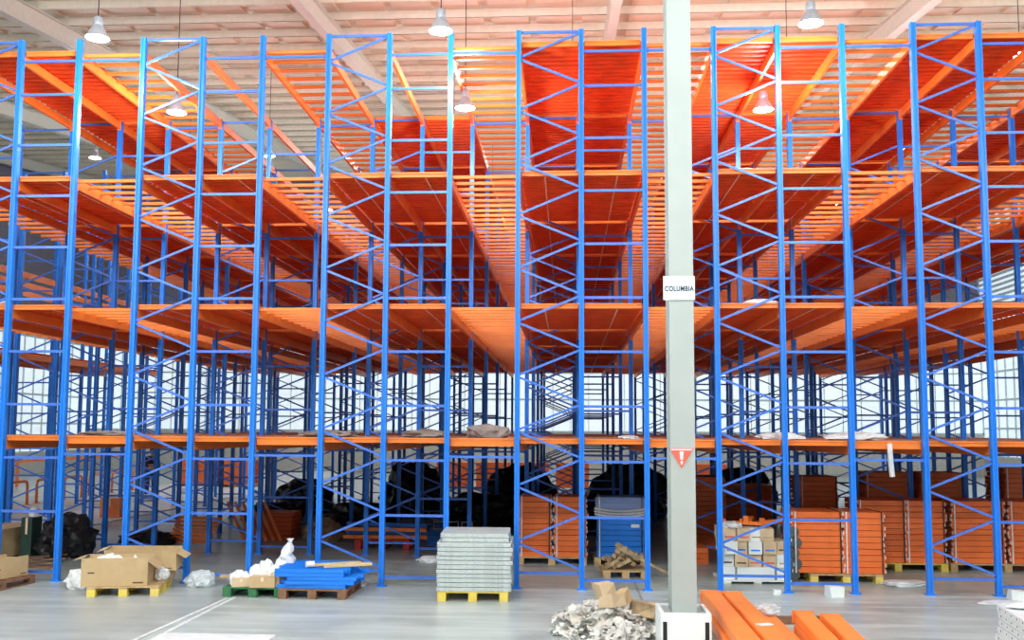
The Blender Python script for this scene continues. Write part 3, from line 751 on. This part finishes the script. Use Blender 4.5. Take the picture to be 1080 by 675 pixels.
for n in range(3):
    o = thing('white_cradle', 'small white cradle on blue stack behind galvanised decks, %s from left' % ORD[n], 'cradle', (-1.95+.3*n,5.9,.295), .1*n, 'white cradles')
    MB().tube([(-.11,0,0),(-.11,0,.16),(.11,0,.16),(.11,0,0)],.014,6).build('hoop', M['whitepl'], o); MB().box(-.12,.12,-.1,.1,0,.012).build('base', M['whitepl'], o)
for n,(x,y,s,mm,l) in enumerate(((-4.55,6.2,(.8,.7,.5),'scrapw','brown heap deep in the aisle left of third rack run'),(-4.2,8.8,(1.6,1.2,.7),'tarp','black covered heap deep in the third aisle'),(-1.3,9.3,(1.8,1.3,.9),'tarp','black covered heap deep behind galvanised decks'),(1.6,8.5,(1.8,1.3,.9),'tarp','black covered heap deep behind blue bundle'),(-6.6,9.5,(1.5,1.2,.6),'tarp','black covered heap deep behind the orange channels'),(-.55,13.2,(2.0,1.6,1.5),'tarp','tall black covered heap deep in the aisle left of central run'),(2.5,12.9,(2.2,1.6,1.6),'tarp','tall black covered heap deep behind the pillar'),(-3.6,13.2,(1.8,1.6,1.5),'tarp','tall black covered heap deep in the third run'),(-6.8,13.2,(1.6,1.4,1.0),'tarp','black covered heap deep in the second run'),(5.6,12.9,(1.8,1.4,1.5),'tarp','tall black covered heap deep right of pillar'))):
    tag(crumple('covered_heap', M[mm], (x,y,0), s, 90+n, 4, .3), l, 'covered heap')  # the rearmost black heaps are invented, added to darken the deep bays
tag(crumple('plastic_wrap', M['whitepl'], (-1.7,2.9,0), (.5,.3,.12), 97, 3, .4), 'small white scrap heap on floor behind the galvanised decks', 'plastic wrap')

# small litter on the floor
for n,(x,y,sx,sy,sz,l,mm) in enumerate(((3.9,-.2,.1,.1,.06,'tiny white block on floor in front of wrapped cartons','white'),(4.72,-.28,.22,.22,.14,'white block at foot of post right of wrapped cartons','white'),(7.32,-.3,.22,.2,.14,'white block at foot of right edge post','white'),(2.55,.6,.12,.12,.22,'small white container on floor right of pillar','whitepl'))):
    
    mb = MB().box(-sx/2,sx/2,-sy/2,sy/2,0,sz); mb.v = [(a+rnd.uniform(-.015,.015),b+rnd.uniform(-.015,.015),c+(rnd.uniform(-.02,.02) if c else 0)) for a,b,c in mb.v]
    tag(mb.build('litter', M[mm], None, (x,y,0), rnd.uniform(-.3,.3)), l, 'litter')
for n,(x,y,s,l) in enumerate(((6.15,.95,(.7,.4,.08),'white film scraps on floor right of front orange pair'),(7.0,-.75,(.7,.35,.05),'white film scraps on floor near right edge'),(7.6,-.9,(.5,.3,.07),'white film scraps on floor at far right edge'))):
    tag(crumple('film_scrap', M['whitepl'], (x,y,0), s, 110+n, 3, .4), l, 'film scrap')
o = MB().box(-.66,.66,-.3,.3,0,.03).box(-.66,.66,-.3,-.24,.03,.05).build('white_board', M['whitepl'], None, (-3.28,-4.18,.0), .01); tag(o, 'white flat panel on floor at the bottom left edge', 'panel')

# things lying on the decks
for n,(x,y,L,s,l,mm) in enumerate(((.85,1.0,2,(.55,.3,.12),'white crumpled film on second level left of pillar','whitepl'),(-8.6,.3,2,(.3,.3,.1),'white scrap on second level at left','whitepl'),(3.9,.6,2,(.5,.3,.14),'white film on second level right of pillar','whitepl'),(3.6,.3,3,(.7,.25,.07),'white film on third level right of pillar','whitepl'),
    (-1.6,1.2,1,(.7,.6,.15),'grey brown rubble heap on lowest level in third run','sack'),(-.6,1.6,1,(.7,.6,.24),'grey sack heap on lowest walkway left of central run','sack'),(1.75,.4,1,(.3,.3,.06),'white scrap on lowest level left of pillar','whitepl'),(4.1,.5,1,(.7,.4,.12),'white film on lowest level right of pillar','whitepl'),(5.3,.6,1,(.9,.5,.14),'white film on lowest walkway right of pillar run','whitepl'),(-3.3,1.3,1,(.9,.6,.12),'dusty scraps on lowest walkway left of third run','sack'),(-7.0,1.0,1,(.8,.5,.08),'dusty scraps on lowest walkway at left','sack'))):
    tag(crumple('deck_scrap', M[mm], (x,y,LEV[L]+.004), s, 120+n, 3, .4), l, 'scrap')
o = MB().tube([(5.66,-.0,2.25),(5.66,-.03,2.0),(5.68,-.03,1.75)],.04,7).build('film_strip', M['film'], None); tag(o, 'strip of clear film hanging from lowest walkway edge right of pillar', 'film strip')

# ------------------------------------------------------------------ hoop barriers and the far left
HP = MB().tube([(0,0,.03),(0,0,.62),(0,.04,.72),(0,.14,.76),(0,1.06,.76),(0,1.16,.72),(0,1.2,.62),(0,0+1.2,.03)],.045,8).mesh('tube', M['hoop'], True)
HB = MB().box(-.09,.09,-.09,.09,.03,.045).mesh('base_plate', M['hoop'])
for n in range(8):
    o = thing('hoop_barrier', 'orange hoop barrier at far left, %s from the near end' % ORD[n], 'barrier', (-15.8,9.8+1.75*n,.0), 0, 'orange hoop barriers')
    link('tube', HP, o); link('base_plate', HB, o); link('base_plate', HB, o, (0,1.2,0))
o = thing('orange_rail', 'long low orange rail at the far left wall', 'rail', (-21.5,8,0))
MB().box(-.05,.05,0,26,.95,1.07).build('rail_bar', M['hoop'], o)
for k in range(9): MB().box(-.05,.05,k*3.2,k*3.2+.1,0,.95).build('rail_post', M['hoop'], o)
o = box_carton('orange box on pale floor strip at left', (-11.4,10.8,.03), (.5,.5,.5), .2, 'hoop')
for n,(x,y,s) in enumerate(((-13.25,16.6,(1.3,1.0,.25)),(-12.9,20.6,(.9,.9,.3)))):
    tag(crumple('film_scrap', M['whitepl'], (x,y,.03), s, 140+n, 3, .4), 'white film heap on pale floor strip, %s one' % ('nearer','farther')[n], 'film scrap')

# person deep at the left: dark top, blue trousers, leaning forward
def skin(name, verts, edges, radii, m, parent=None):
    me = bpy.data.meshes.new(name); me.from_pydata(verts, edges, [])
    o = bpy.data.objects.new(name, me); COL.objects.link(o); o.parent = parent
    md = o.modifiers.new('skin','SKIN'); md.use_smooth_shade = True
    for i, r in enumerate(radii): me.skin_vertices[0].data[i].radius = (r,r)
    me.skin_vertices[0].data[0].use_root = True
    sb = o.modifiers.new('sub','SUBSURF'); sb.levels = 1; sb.render_levels = 2
    me.materials.append(m)
    return o
pv = [(0,0,.9),(.02,0,1.1),(.10,0,1.32),(.14,0,1.43),(.2,0,1.5),(.24,0,1.58),(.25,0,1.68),   # spine, neck, head
      (.0,.1,.88),(.02,.12,.5),(-.03,.12,.09),(.10,.13,.03),(.0,-.1,.88),(.08,-.12,.5),(.04,-.12,.09),(.17,-.13,.03),
      (.11,.19,1.36),(.2,.22,1.12),(.4,.16,1.04),(.48,.13,1.03),(.11,-.19,1.36),(.22,-.22,1.12),(.42,-.15,1.05),(.5,-.12,1.04)]
pe = [(0,1),(1,2),(2,3),(3,4),(4,5),(5,6),(0,7),(7,8),(8,9),(9,10),(0,11),(11,12),(12,13),(13,14),(2,15),(15,16),(16,17),(17,18),(2,19),(19,20),(20,21),(21,22)]
pr = [.15,.14,.16,.07,.055,.09,.075,.1,.07,.05,.045,.1,.07,.05,.045,.065,.05,.04,.04,.065,.05,.04,.04]
per = skin('person', pv, pe, pr, M['skin'])
per.location = (-13.2,17.5,.03); per.rotation_euler = (0,0,-.9)
tag(per, 'person in dark top and blue trousers leaning forward at far left', 'person')
skin('dark_top', [pv[i] for i in (1,2,3,15,16,17,19,20,21)], [(0,1),(1,2),(1,3),(3,4),(4,5),(1,6),(6,7),(7,8)], [.165,.18,.085,.08,.065,.052,.08,.065,.052], M['cloth'], per)
skin('trousers', [pv[i] for i in (0,7,8,9,11,12,13)], [(0,1),(1,2),(2,3),(0,4),(4,5),(5,6)], [.165,.115,.085,.065,.115,.085,.065], M['jean'], per)
skin('hair', [(.21,0,1.66),(.25,0,1.74),(.17,0,1.6)], [(0,1),(0,2)], [.09,.07,.06], M['hair'], per)

# ------------------------------------------------------------------ light, camera, colour
W = bpy.data.worlds.new('World'); S.world = W; W.use_nodes = True
W.node_tree.nodes['Background'].inputs['Color'].default_value = (.90,.96,1,1)
W.node_tree.nodes['Background'].inputs['Strength'].default_value = .62

F_,PX_,PY_ = 1057.9022,528.979368,358.403828
YAW,PIT,ROL = -.065176,.0886,.005666
cy_,sy_ = math.cos(YAW),math.sin(YAW); cp,sp_ = math.cos(PIT),math.sin(PIT); cr,sr = math.cos(ROL),math.sin(ROL)
fw = Vector((sy_*cp,cy_*cp,sp_)); ri = Vector((cy_,-sy_,0)); up = ri.cross(fw)
r2 = ri*cr+up*sr; u2 = ri*-sr+up*cr
cam = bpy.data.cameras.new('camera'); co = bpy.data.objects.new('camera', cam); COL.objects.link(co)
mw = Matrix((( r2.x,u2.x,-fw.x,CAMP.x),(r2.y,u2.y,-fw.y,CAMP.y),(r2.z,u2.z,-fw.z,CAMP.z),(0,0,0,1)))
co.matrix_world = mw
cam.sensor_width = 36; cam.lens = F_/1080*36; cam.shift_x = (540-PX_)/1080; cam.shift_y = (PY_-337.5)/1080
cam.clip_end = 300
S.camera = co
S.view_settings.view_transform = 'Standard'; S.view_settings.look = 'None'; S.view_settings.gamma = 1
S.view_settings.exposure = -.18; S.view_settings.use_curve_mapping = False
S.cycles.max_bounces = 8; S.cycles.diffuse_bounces = 5; S.cycles.use_denoising = True
